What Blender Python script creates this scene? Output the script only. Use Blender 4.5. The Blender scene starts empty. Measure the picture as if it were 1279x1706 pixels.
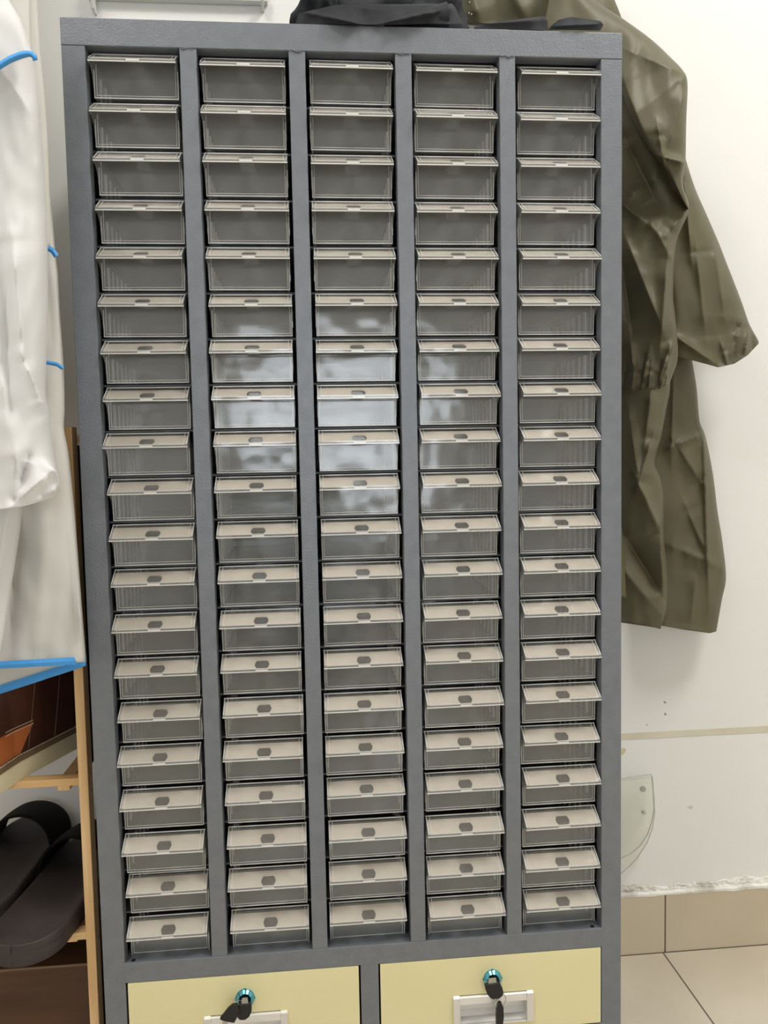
import bpy, bmesh, math, random
from mathutils import Vector, Matrix, noise
random.seed(7)
S = bpy.context.scene
COL = S.collection

# ------------------------------------------------------------------ camera
HC = 1.2925                                   # height of the cabinet above the floor
FPX, WPX, HPX = 1330.0, 1279.0, 1706.0
CAM = Vector((0.25538, -0.9147, HC - 0.47495))
PITCH, YAW, ROLL = 0.06951, -0.0895, -0.01945

def unrot(x3, y2, z3):
    c, s = math.cos(ROLL), math.sin(ROLL); x = c*x3 - s*z3; z2 = s*x3 + c*z3
    c, s = math.cos(PITCH), math.sin(PITCH); y = c*y2 + s*z2; z = -s*y2 + c*z2
    c, s = math.cos(YAW), math.sin(YAW)
    return Vector((c*x - s*y, s*x + c*y, z))

cd = bpy.data.cameras.new('camera'); cam = bpy.data.objects.new('camera', cd); COL.objects.link(cam)
R_, F_, U_ = unrot(1, 0, 0), unrot(0, 1, 0), unrot(0, 0, 1)
cam.matrix_world = Matrix(((R_.x, U_.x, -F_.x, CAM.x), (R_.y, U_.y, -F_.y, CAM.y), (R_.z, U_.z, -F_.z, CAM.z), (0, 0, 0, 1)))
cd.sensor_fit = 'HORIZONTAL'; cd.sensor_width = 36; cd.lens = 36*FPX/WPX; cd.clip_start = .01
S.camera = cam

def at(px, py, Y):
    """the point of the photograph's pixel at depth Y in the room"""
    d = unrot((px - 639.5)/FPX, 1, -(py - 853)/FPX)
    return CAM + d*((Y - CAM.y)/d.y)

# ------------------------------------------------------------------ world, lights, exposure
w = bpy.data.worlds.new('world'); S.world = w; w.use_nodes = True
w.node_tree.nodes['Background'].inputs[0].default_value = (.85, .93, 1, 1)
w.node_tree.nodes['Background'].inputs[1].default_value = 3.0
S.view_settings.view_transform = 'Standard'; S.view_settings.look = 'None'
S.view_settings.exposure = 0.0; S.view_settings.gamma = 1.0; S.view_settings.use_curve_mapping = False
S.cycles.max_bounces = 14; S.cycles.transparent_max_bounces = 32
S.cycles.glossy_bounces = 4; S.cycles.diffuse_bounces = 5; S.cycles.transmission_bounces = 6
S.cycles.sample_clamp_indirect = 6

def area(name, loc, target, sx, sy, power, color):
    ld = bpy.data.lights.new(name, 'AREA'); ld.shape = 'RECTANGLE'; ld.size = sx; ld.size_y = sy
    ld.energy = power; ld.color = color
    o = bpy.data.objects.new(name, ld); COL.objects.link(o); o.location = loc
    o.rotation_euler = (Vector(target) - Vector(loc)).to_track_quat('-Z', 'Y').to_euler()
    return o
area('window_daylight', (.40, -3.32, .98), (.40, 0, .98), 1.1, .95, 9, (.94, .97, 1))
area('ceiling_panel_light', (1.3, -.72, 2.62), (1.3, -.72, 0), .6, .6, 31, (1, .97, .92))
area('ceiling_panel_light_over_cabinet', (-.6, -1.05, 2.62), (-.6, -1.05, 0), .6, .6, 19, (1, .98, .95))

# ------------------------------------------------------------------ materials
def mat(name, color=(.5, .5, .5), rough=.5, metal=0, spec=.5, alpha=None):
    m = bpy.data.materials.new(name); m.use_nodes = True
    b = m.node_tree.nodes['Principled BSDF']
    b.inputs['Base Color'].default_value = (*color, 1); b.inputs['Roughness'].default_value = rough
    b.inputs['Metallic'].default_value = metal; b.inputs['Specular IOR Level'].default_value = spec
    return m

def nd(m, t, **kw):
    n = m.node_tree.nodes.new(t)
    for k, v in kw.items(): setattr(n, k, v)
    return n
def lk(m, a, b): m.node_tree.links.new(a, b)

def mottle(m, c1, c2, scale=8, detail=4, lo=.35, hi=.65, stretch=None, bump=0, bscale=None, bdist=.001, tex='ShaderNodeTexNoise'):
    b = m.node_tree.nodes['Principled BSDF']
    tc = nd(m, 'ShaderNodeTexCoord'); mp = nd(m, 'ShaderNodeMapping'); lk(m, tc.outputs['Object'], mp.inputs[0])
    if stretch: mp.inputs['Scale'].default_value = stretch
    n = nd(m, 'ShaderNodeTexNoise'); n.inputs['Scale'].default_value = scale; n.inputs['Detail'].default_value = detail
    lk(m, mp.outputs[0], n.inputs['Vector'])
    r = nd(m, 'ShaderNodeValToRGB'); r.color_ramp.elements[0].position = lo; r.color_ramp.elements[1].position = hi
    r.color_ramp.elements[0].color = (*c1, 1); r.color_ramp.elements[1].color = (*c2, 1)
    lk(m, n.outputs['Fac'], r.inputs[0]); lk(m, r.outputs[0], b.inputs['Base Color'])
    if bump:
        n2 = nd(m, 'ShaderNodeTexNoise'); n2.inputs['Scale'].default_value = bscale or scale; n2.inputs['Detail'].default_value = 3
        lk(m, mp.outputs[0], n2.inputs['Vector'])
        bp = nd(m, 'ShaderNodeBump'); bp.inputs['Strength'].default_value = bump; bp.inputs['Distance'].default_value = bdist
        lk(m, n2.outputs['Fac'], bp.inputs['Height']); lk(m, bp.outputs[0], b.inputs['Normal'])
    return r

M = {}
M['steel'] = mat('grey_powder_coat', (.19, .21, .24), .42, 0, .5)
mottle(M['steel'], (.188, .204, .232), (.21, .226, .254), 60, 3, bump=.4, bscale=420, bdist=.0008)
M['steel'].node_tree.nodes['Principled BSDF'].inputs['Roughness'].default_value = .42
M['steel'].node_tree.nodes['Principled BSDF'].inputs['Metallic'].default_value = .38
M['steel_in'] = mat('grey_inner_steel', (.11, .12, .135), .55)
M['yellow'] = mat('pale_yellow_paint', (.72, .66, .33), .42)
mottle(M['yellow'], (.78, .715, .41), (.82, .755, .45), 5, 3, bump=.1, bscale=300, bdist=.0004)
M['card'] = mat('grey_label_card', (.6, .54, .46), .85)
mottle(M['card'], (.62, .56, .475), (.70, .64, .55), 40, 5, bump=.15, bscale=700, bdist=.0003)
M['silver'] = mat('satin_silver', (.80, .78, .75), .32, .55)
M['pocket'] = mat('brushed_light_silver', (.82, .81, .79), .35, .25)
M['film'] = mat('blue_tinted_chrome', (.12, .42, .55), .15, .8)
M['core'] = mat('dark_lock_core', (.02, .06, .09), .2, .6)
M['keymetal'] = mat('key_steel', (.5, .49, .47), .3, 1)
M['black'] = mat('black_key_plastic', (.008, .008, .008), .4)
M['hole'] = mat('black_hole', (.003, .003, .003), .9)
M['wall'] = mat('wall_paint', (.85, .835, .785), .5)
M['olive'] = mat('olive_nylon', (.2, .19, .13), .5)
mottle(M['olive'], (.102, .092, .053), (.124, .112, .066), 9, 5, bump=.25, bscale=16, bdist=.006)
M['olive'].node_tree.nodes['Principled BSDF'].inputs['Roughness'].default_value = .5
M['olive'].node_tree.nodes['Principled BSDF'].inputs['Specular IOR Level'].default_value = .35
M['navy'] = mat('black_cloth', (.010, .012, .016), .75)
mottle(M['navy'], (.008, .010, .014), (.016, .02, .025), 14, 4, bump=.4, bscale=30, bdist=.004)
M['darkgrey'] = mat('dark_grey_cloth', (.035, .036, .042), .8)
M['blue'] = mat('blue_trim_tape', (.06, .34, .80), .55)
M['bamboo'] = mat('bamboo_wood', (.62, .36, .15), .5)
mottle(M['bamboo'], (.72, .45, .21), (.90, .62, .34), 14, 6, stretch=(8, 8, .6), bump=.1, bscale=40, bdist=.0005)
M['slat'] = mat('bamboo_slat', (.62, .36, .15), .5)
mottle(M['slat'], (.60, .36, .15), (.78, .52, .26), 14, 6, stretch=(.6, 8, 8))
M['brownbox'] = mat('brown_board', (.16, .07, .025), .55)
mottle(M['brownbox'], (.06, .025, .009), (.10, .044, .016), 6, 5, stretch=(1, 6, 6))
M['leather'] = mat('dark_brown_leather', (.075, .028, .018), .38)
mottle(M['leather'], (.06, .022, .015), (.10, .038, .024), 12, 5, bump=.15, bscale=90, bdist=.0006)
M['tan'] = mat('orange_tan_leather', (.5, .15, .045), .4)
mottle(M['tan'], (.42, .115, .035), (.55, .18, .06), 18, 5)
# the lower side panels of the boot are orange leather below a straight seam
m = M['leather']; b = m.node_tree.nodes['Principled BSDF']; br = b.inputs['Base Color'].links[0].from_socket
tc = nd(m, 'ShaderNodeTexCoord'); sp = nd(m, 'ShaderNodeSeparateXYZ'); lk(m, tc.outputs['Object'], sp.inputs[0])
zl = nd(m, 'ShaderNodeMath', operation='LESS_THAN'); lk(m, sp.outputs['Z'], zl.inputs[0]); zl.inputs[1].default_value = .058
ma = nd(m, 'ShaderNodeMath', operation='MULTIPLY_ADD'); lk(m, sp.outputs['Z'], ma.inputs[0]); ma.inputs[1].default_value = 3.1*.288; lk(m, sp.outputs['X'], ma.inputs[2])
xg = nd(m, 'ShaderNodeMath', operation='GREATER_THAN'); lk(m, ma.outputs[0], xg.inputs[0]); xg.inputs[1].default_value = (.385-.5+.058*3.1)*.288
an = nd(m, 'ShaderNodeMath', operation='MULTIPLY'); lk(m, zl.outputs[0], an.inputs[0]); lk(m, xg.outputs[0], an.inputs[1])
mm = nd(m, 'ShaderNodeMixRGB'); lk(m, an.outputs[0], mm.inputs[0]); lk(m, br, mm.inputs[1]); mm.inputs[2].default_value = (.52, .16, .05, 1)
lk(m, mm.outputs[0], b.inputs['Base Color'])
M['sole'] = mat('cream_sole', (.68, .62, .42), .6)
M['welt'] = mat('brown_welt', (.17, .11, .06), .6)
M['thread'] = mat('cream_thread', (.75, .68, .55), .7)
M['foam'] = mat('dark_brown_foam', (.035, .027, .026), .6)
mottle(M['foam'], (.030, .023, .022), (.045, .035, .034), 30, 5, bump=.3, bscale=300, bdist=.0006)
M['blackstrap'] = mat('black_rubber_strap', (.004, .004, .004), .85, 0, .2)
M['whitemetal'] = mat('white_painted_metal', (.72, .72, .68), .4)
M['tape'] = mat('beige_tape', (.66, .62, .48), .6)
mottle(M['tape'], (.63, .59, .46), (.72, .68, .55), 10, 4)
M['plaster'] = mat('rough_plaster', (.78, .76, .7), .9)
mottle(M['plaster'], (.55, .53, .48), (.84, .83, .78), 22, 5, .3, .5, bump=.8, bscale=60, bdist=.004)
M['stand_in'] = mat('dark_stand_in', (.03, .022, .02), .5)
M['ceil'] = mat('ceiling_paint', (.85, .85, .82), .8)

# wall paint: faint marks and two chips
m = M['wall']; mottle(m, (.80, .80, .775), (.84, .84, .825), 3.2, 4, .3, .6, bump=.12, bscale=14, bdist=.004)
b = m.node_tree.nodes['Principled BSDF']; base = b.inputs['Base Color'].links[0].from_socket
tc = nd(m, 'ShaderNodeTexCoord'); nn = nd(m, 'ShaderNodeTexNoise'); nn.inputs['Scale'].default_value = 120; lk(m, tc.outputs['Object'], nn.inputs['Vector'])
mx = nd(m, 'ShaderNodeMixRGB'); mx.inputs[0].default_value = .012; lk(m, tc.outputs['Object'], mx.inputs[1]); lk(m, nn.outputs['Color'], mx.inputs[2])
prev = base
for (px, py, rad, col) in ((1108, 1169.5, .0022, (.2, .2, .2)), (1107.5, 1190, .0024, (.25, .25, .25)), (1150, 1345, .004, (.62, .62, .6)), (1076, 1207, .0012, (.4, .4, .38)), (1036, 1252, .006, (.62, .56, .36))):
    p = at(px, py, .3)
    # account for the slight pull of the noise mix
    ds = nd(m, 'ShaderNodeVectorMath', operation='DISTANCE'); lk(m, mx.outputs[0], ds.inputs[0])
    ds.inputs[1].default_value = [p[i]*.988 + .006 for i in range(3)]
    lt = nd(m, 'ShaderNodeMath', operation='LESS_THAN'); lk(m, ds.outputs['Value'], lt.inputs[0]); lt.inputs[1].default_value = rad
    mm = nd(m, 'ShaderNodeMixRGB'); lk(m, lt.outputs[0], mm.inputs[0]); lk(m, prev, mm.inputs[1]); mm.inputs[2].default_value = (*col, 1)
    prev = mm.outputs[0]
lk(m, prev, b.inputs['Base Color'])

# floor / skirting tiles
def tiles(name, c1, c2, x0, y0, sx, sy, grout=(.12, .1, .08), gw=.0013):
    m = mat(name, c1, .22)
    r = mottle(m, c1, c2, 5, 6, .3, .7)
    b = m.node_tree.nodes['Principled BSDF']
    tc = nd(m, 'ShaderNodeTexCoord'); sp = nd(m, 'ShaderNodeSeparateXYZ'); lk(m, tc.outputs['Object'], sp.inputs[0])
    outs = []
    for ax, o, s in (('X', x0, sx), ('Y', y0, sy)):
        if not s: continue
        a = nd(m, 'ShaderNodeMath', operation='SUBTRACT'); lk(m, sp.outputs[ax], a.inputs[0]); a.inputs[1].default_value = o
        pp = nd(m, 'ShaderNodeMath', operation='PINGPONG'); lk(m, a.outputs[0], pp.inputs[0]); pp.inputs[1].default_value = s/2
        lt = nd(m, 'ShaderNodeMath', operation='LESS_THAN'); lk(m, pp.outputs[0], lt.inputs[0]); lt.inputs[1].default_value = gw
        outs.append(lt.outputs[0])
    f = outs[0]
    if len(outs) > 1:
        mxx = nd(m, 'ShaderNodeMath', operation='MAXIMUM'); lk(m, outs[0], mxx.inputs[0]); lk(m, outs[1], mxx.inputs[1]); f = mxx.outputs[0]
    mm = nd(m, 'ShaderNodeMixRGB'); lk(m, f, mm.inputs[0]); lk(m, r.outputs[0], mm.inputs[1]); mm.inputs[2].default_value = (*grout, 1)
    lk(m, mm.outputs[0], b.inputs['Base Color'])
    return m
M['floor'] = tiles('beige_floor_tile', (.54, .475, .375), (.64, .575, .475), .807, .2915, .6, .6)
M['skirt'] = tiles('beige_skirting_tile', (.56, .485, .365), (.64, .565, .44), .8107, 0, .6, 0)

def plastic(name, haze, tint, hazecol, rough=.11):
    m = bpy.data.materials.new(name); m.use_nodes = True; nt = m.node_tree; nt.nodes.clear()
    out = nt.nodes.new('ShaderNodeOutputMaterial')
    tr = nt.nodes.new('ShaderNodeBsdfTransparent'); tr.inputs[0].default_value = (*tint, 1)
    df = nt.nodes.new('ShaderNodeBsdfDiffuse'); df.inputs[0].default_value = (*hazecol, 1)
    gl = nt.nodes.new('ShaderNodeBsdfGlossy'); gl.inputs['Roughness'].default_value = rough
    gl.inputs[0].default_value = (1, 1, 1, 1)
    lw = nt.nodes.new('ShaderNodeLayerWeight'); lw.inputs[0].default_value = .5      # thin wall: the same reflection from both sides
    pw = nt.nodes.new('ShaderNodeMath'); pw.operation = 'POWER'; pw.inputs[1].default_value = 5; nt.links.new(lw.outputs['Facing'], pw.inputs[0])
    fr = nt.nodes.new('ShaderNodeMath'); fr.operation = 'MULTIPLY_ADD'; fr.inputs[1].default_value = .9; fr.inputs[2].default_value = .045
    nt.links.new(pw.outputs[0], fr.inputs[0])
    tc = nt.nodes.new('ShaderNodeNewGeometry'); nz = nt.nodes.new('ShaderNodeTexNoise'); nz.inputs['Scale'].default_value = 26; nz.inputs['Detail'].default_value = 1
    nt.links.new(tc.outputs['Position'], nz.inputs['Vector'])
    bp = nt.nodes.new('ShaderNodeBump'); bp.inputs['Strength'].default_value = .25; bp.inputs['Distance'].default_value = .005
    nt.links.new(nz.outputs['Fac'], bp.inputs['Height']); nt.links.new(bp.outputs[0], gl.inputs['Normal'])
    m1 = nt.nodes.new('ShaderNodeMixShader'); m1.inputs[0].default_value = haze
    m2 = nt.nodes.new('ShaderNodeMixShader')
    nt.links.new(tr.outputs[0], m1.inputs[1]); nt.links.new(df.outputs[0], m1.inputs[2])
    nt.links.new(fr.outputs[0], m2.inputs[0]); nt.links.new(m1.outputs[0], m2.inputs[1]); nt.links.new(gl.outputs[0], m2.inputs[2])
    nt.links.new(m2.outputs[0], out.inputs[0])
    return m
M['clear'] = plastic('clear_plastic', .16, (.95, .955, .955), (.56, .575, .575))
M['lip'] = plastic('clear_lip_plate', .05, (.96, .96, .96), (.6, .6, .58))
M['edge'] = plastic('plastic_edge_glint', .68, (.9, .9, .9), (.95, .94, .92), .1)  # pale diffuse colour stands for light glinting in the clear edges
M['acryl'] = plastic('clear_acrylic', .06, (.98, .985, .975), (.8, .82, .78))
M['acryl_edge'] = plastic('acrylic_edge', .5, (.7, .72, .68), (.5, .52, .46))

def cloth_white(name, c, t):
    m = mat(name, c, .6, 0, .3); nt = m.node_tree; b = nt.nodes['Principled BSDF']
    mottle(m, tuple(v*.96 for v in c), c, 7, 4, bump=.3, bscale=12, bdist=.006)
    tl = nt.nodes.new('ShaderNodeBsdfTranslucent'); tl.inputs[0].default_value = (*c, 1)
    mx = nt.nodes.new('ShaderNodeMixShader'); mx.inputs[0].default_value = t
    out = nt.nodes['Material Output']
    nt.links.new(b.outputs[0], mx.inputs[1]); nt.links.new(tl.outputs[0], mx.inputs[2]); nt.links.new(mx.outputs[0], out.inputs[0])
    return m
M['white'] = cloth_white('white_film_cloth', (.92, .92, .925), .25)
M['cream'] = cloth_white('cream_film_cloth', (.86, .85, .82), .3)

# ------------------------------------------------------------------ mesh helpers
def link(name, bm, m, parent=None, smooth=False, bevel=0, loc=None):
    me = bpy.data.meshes.new(name)
    bmesh.ops.recalc_face_normals(bm, faces=bm.faces)
    bm.to_mesh(me); bm.free()
    for mm in (m if isinstance(m, (list, tuple)) else [m]): me.materials.append(mm)
    if smooth:
        for p in me.polygons: p.use_smooth = True
    o = bpy.data.objects.new(name, me); COL.objects.link(o)
    if parent: o.parent = parent
    if loc: o.location = loc
    if bevel:
        bv = o.modifiers.new('bevel', 'BEVEL'); bv.width = bevel; bv.segments = 2; bv.limit_method = 'ANGLE'
        bv.harden_normals = False
    return o
def box(bm, x0, x1, y0, y1, z0, z1, mi=0):
    v = [bm.verts.new((x, y, z)) for x in (x0, x1) for y in (y0, y1) for z in (z0, z1)]
    fs = [(0, 1, 3, 2), (4, 6, 7, 5), (0, 4, 5, 1), (2, 3, 7, 6), (0, 2, 6, 4), (1, 5, 7, 3)]
    r = [bm.faces.new([v[i] for i in f]) for f in fs]
    for f in r: f.material_index = mi
    return r
def prism(bm, pts, ax, a0, a1, mi=0):
    """pts: 2-D outline in the two other axes, extruded along ax from a0 to a1"""
    def mk(p, a):
        if ax == 'x': return (a, p[0], p[1])
        if ax == 'y': return (p[0], a, p[1])
        return (p[0], p[1], a)
    A = [bm.verts.new(mk(p, a0)) for p in pts]; B = [bm.verts.new(mk(p, a1)) for p in pts]
    n = len(pts); fs = [bm.faces.new(A), bm.faces.new(B[::-1])]
    for i in range(n): fs.append(bm.faces.new((A[i], B[i], B[(i+1) % n], A[(i+1) % n])))
    for f in fs: f.material_index = mi
    return fs
def cyl(bm, c, r, d, axis='y', n=24, r2=None, mi=0):
    r2 = r if r2 is None else r2
    def mk(a, rr, t):
        u, v = rr*math.cos(a), rr*math.sin(a)
        return {'y': (c[0]+u, c[1]+t, c[2]+v), 'z': (c[0]+u, c[1]+v, c[2]+t), 'x': (c[0]+t, c[1]+u, c[2]+v)}[axis]
    A = [bm.verts.new(mk(2*math.pi*i/n, r, 0)) for i in range(n)]
    B = [bm.verts.new(mk(2*math.pi*i/n, r2, d)) for i in range(n)]
    fs = [bm.faces.new(A), bm.faces.new(B[::-1])]
    for i in range(n): fs.append(bm.faces.new((A[i], B[i], B[(i+1) % n], A[(i+1) % n])))
    for f in fs: f.material_index = mi
def tube(bm, pts, r, n=8, rs=None, cap=True, mi=0):
    pts = [Vector(p) for p in pts]; rings = []
    up = None
    for i, p in enumerate(pts):
        t = (pts[min(i+1, len(pts)-1)] - pts[max(i-1, 0)]).normalized()
        if up is None: up = Vector((0, 0, 1)) if abs(t.z) < .9 else Vector((1, 0, 0))
        a = t.cross(up).normalized(); b2 = a.cross(t).normalized(); up = b2
        rr = rs[i] if rs else r
        rings.append([bm.verts.new(p + a*rr*math.cos(2*math.pi*k/n) + b2*rr*math.sin(2*math.pi*k/n)) for k in range(n)])
    for A, B in zip(rings, rings[1:]):
        for k in range(n):
            f = bm.faces.new((A[k], B[k], B[(k+1) % n], A[(k+1) % n])); f.material_index = mi
    if cap: bm.faces.new(rings[0][::-1]); bm.faces.new(rings[-1])
def tag(o, label=None, cat=None, group=None, kind=None):
    if label: o['label'] = label
    if cat: o['category'] = cat
    if group: o['group'] = group
    if kind: o['kind'] = kind
    return o
def empty(name, loc, label, cat, group=None):
    o = bpy.data.objects.new(name, None); COL.objects.link(o); o.location = loc; o.empty_display_size = .05
    return tag(o, label, cat, group)
def part(name, bm, m, parent, smooth=False, bevel=0, label=None):
    """vertices are given in room coordinates; the parent Empty may stand anywhere"""
    off = Vector(parent.location); q = parent.parent
    while q: off += Vector(q.location); q = q.parent
    bmesh.ops.translate(bm, verts=bm.verts, vec=-off)
    o = link(name, bm, m, parent, smooth, bevel)
    if label: o['label'] = label
    return o

# ------------------------------------------------------------------ the room
YW = .3
XL, XR, YF, ZC = -1.7, 2.6, -3.2, 2.65
def struct(name, bm, m, bevel=0): return tag(link(name, bm, m, bevel=bevel), kind='structure')
bm = bmesh.new(); box(bm, XL-.1, XR+.1, YF-.1, YW+.1, -.1, 0); struct('floor', bm, M['floor'])
bm = bmesh.new(); box(bm, XL-.1, XR+.1, YF-.1, YW+.1, ZC, ZC+.1); struct('ceiling', bm, M['ceil'])
bm = bmesh.new(); box(bm, XL-.1, XR+.1, YW, YW+.1, 0, ZC); struct('wall_back', bm, M['wall'])
bm = bmesh.new(); box(bm, XL-.1, XL, YF-.1, YW, 0, ZC); struct('wall_left', bm, M['ceil'])
bm = bmesh.new(); box(bm, XR, XR+.1, YF-.1, YW, 0, ZC); struct('wall_right', bm, M['ceil'])
WX0, WX1, WZ0, WZ1 = -.15, .95, .5, 1.45
bm = bmesh.new()
box(bm, XL, WX0, YF-.1, YF, 0, ZC); box(bm, WX1, XR, YF-.1, YF, 0, ZC)
box(bm, WX0, WX1, YF-.1, YF, 0, WZ0); box(bm, WX0, WX1, YF-.1, YF, WZ1, ZC)
struct('wall_front', bm, M['ceil'])
bm = bmesh.new()
for x0, x1 in ((WX0, WX0+.05), (WX1-.05, WX1)): box(bm, x0, x1, YF-.07, YF-.02, WZ0, WZ1)
box(bm, WX0+.05, WX1-.05, YF-.07, YF-.02, WZ0, WZ0+.05); box(bm, WX0+.05, WX1-.05, YF-.07, YF-.02, WZ1-.05, WZ1)
struct('window_1', bm, M['whitemetal'])
# skirting tiles and the ragged plaster edge over them
bm = bmesh.new(); box(bm, XL, XR, YW-.008, YW, 0, .0988); struct('baseboard_back', bm, M['skirt'], .0008)
bm = bmesh.new(); n = 900; rows = 9; grid = []
for i in range(n+1):
    x = .55 + (XR-.55)*i/n; col = []
    top = .0135 + .007*noise.noise(Vector((x*13, 3.1, 0))) + .004*noise.noise(Vector((x*50, 7, 0))) + .002*noise.noise(Vector((x*190, 2, 0)))
    low = .0015 + .004*max(0, noise.noise(Vector((x*30, 9.4, 0))))
    for j in range(rows):
        t = j/(rows-1); z = .0988 - low + (top+low)*t
        d = .0010 + .0038*math.sin(math.pi*t)**.7*(0.45+.55*noise.noise(Vector((x*70, t*2.2, 5)))) + .002*noise.noise(Vector((x*190, t*5, 1)))
        if j == rows-1: d = .0005
        if t < .3: d = max(d, .0085)
        col.append(bm.verts.new((x, YW - max(d, .0004), z)))
    col.append(bm.verts.new((x, YW-.0002, .0988+top))); col.append(bm.verts.new((x, YW-.0002, .0988-low)))
    grid.append(col)
for A, B in zip(grid, grid[1:]):
    L = len(A)
    for j in range(L): bm.faces.new((A[j], B[j], B[(j+1) % L], A[(j+1) % L]))
struct('trim_1', bm, M['plaster'])

def thing(name, bm, m, label, cat, group=None, smooth=False, bevel=0):
    # origin moved to the base of the thing
    xs = [v.co.x for v in bm.verts]; ys = [v.co.y for v in bm.verts]; zs = [v.co.z for v in bm.verts]
    o0 = Vector(((min(xs)+max(xs))/2, (min(ys)+max(ys))/2, min(zs)))
    bmesh.ops.translate(bm, verts=bm.verts, vec=-o0)
    o = link(name, bm, m, None, smooth, bevel); o.location = o0
    return tag(o, label, cat, group)

# added dark box standing in for a person, seen only as reflection
bm = bmesh.new(); box(bm, -.12, .5, -3.1, -2.75, 0, .8); thing('reflection_stand_in', bm, M['stand_in'], 'dark wooden low cupboard under the window opposite the steel cabinet', 'stand-in', bevel=.004)

# ------------------------------------------------------------------ the parts cabinet
W = .62; SP, DV = .02466, .01809; OP = (W - 2*SP - 4*DV)/5
TOP = .02847; ZL = HC - 1.0573; PITCHZ = .05162; Q = .0172; DEPTH = .275
cab = empty('parts_cabinet', (W/2, 0, 0), 'tall grey steel parts cabinet with rows of clear drawers and yellow lock drawers', 'cabinet')
def cp(name, bm, m=None, **k): return part(name, bm, m or M['steel'], cab, **k)
def uchan(bm, x0, x1, z0, z1, q=Q, t=.0012):
    # folded steel channel, open to the back
    box(bm, x0, x1, 0, t, z0, z1); box(bm, x0, x0+t, t, q, z0, z1); box(bm, x1-t, x1, t, q, z0, z1)
bm = bmesh.new()
box(bm, 0, W, -.0006, .001, HC-TOP, HC); box(bm, 0, W, .001, Q, HC-TOP, HC-TOP+.0012); box(bm, 0, W, .001, DEPTH, HC-.0012, HC)
cp('top_panel', bm, bevel=.0006)
bm = bmesh.new(); uchan(bm, 0, SP, .03, HC-TOP); cp('side_post', bm, bevel=.0006)
bm = bmesh.new(); uchan(bm, W-SP, W, .03, HC-TOP); cp('side_post', bm, bevel=.0006)
XD = []
for i in range(4):
    x = SP + OP + i*(OP+DV); XD.append(x)
    bm = bmesh.new(); uchan(bm, x, x+DV, ZL, HC-TOP); cp('divider_post', bm, bevel=.0006)
    # weld bead where the post meets the top
    bm = bmesh.new()
    for k in range(7):
        bmesh.ops.create_icosphere(bm, subdivisions=1, radius=.0008+.0007*random.random(), matrix=Matrix.Translation((x+DV*(.1+.13*k), -.0006, HC-TOP-.0004+.0018*(random.random()-.5))))
    cp('weld_seam', bm, smooth=True)
bm = bmesh.new(); box(bm, 0, .0012, .0012, DEPTH, .03, HC-.0014); cp('side_panel', bm)
bm = bmesh.new(); box(bm, W-.0012, W, .0012, DEPTH, .03, HC-.0014); cp('side_panel', bm)
bm = bmesh.new(); box(bm, .0012, W-.0012, DEPTH-.0012, DEPTH, .03, HC-.0014); cp('back_panel', bm, M['steel_in'])
for i in range(4):
    bm = bmesh.new(); xx = XD[i]+DV/2; box(bm, xx-.0005, xx+.0005, Q, DEPTH-.002, ZL, HC-.002); cp('partition', bm, M['steel_in'])
# ledge under the drawers, with two holes
bm = bmesh.new()
box(bm, SP-.0012, W-SP+.0012, -.0005, .0008, HC-1.0812, ZL); box(bm, SP-.0012, W-SP+.0012, .0008, .19, ZL-.0012, ZL)
cp('ledge_rail', bm, bevel=.0005)
for x in (.0335, .5852):
    bm = bmesh.new(); cyl(bm, (x, .0045, ZL+.00005), .0026, .0004, 'z'); cp('screw_hole', bm, M['hole'])
# shelves behind the posts
for i in range(19):
    z = HC - .0472 - PITCHZ*i - .0305 - .0009
    bm = bmesh.new(); box(bm, .0014, W-.0014, .024, DEPTH-.002, z-.0009, z); box(bm, .0014, W-.0014, .0228, .024, z-.0022, z)
    cp('shelf', bm, M['steel_in'])
# lower section
ZY0, ZY1 = HC-1.1776, HC-1.0818
bm = bmesh.new(); uchan(bm, .2985, .3202, ZY0-.002, HC-1.0812); cp('divider_post', bm, bevel=.0005)
bm = bmesh.new(); box(bm, SP-.001, W-SP+.001, -.0004, .0008, .03, ZY0-.0016); box(bm, .002, W-.002, .0008, DEPTH-.002, ZY0-.004, ZY0-.0028); cp('kick_panel', bm)
for x in (.02, W-.05):
    for y in (.02, .22):
        bm = bmesh.new(); box(bm, x, x+.03, y, y+.03, 0, .0305); cp('foot', bm, M['black'])

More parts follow.
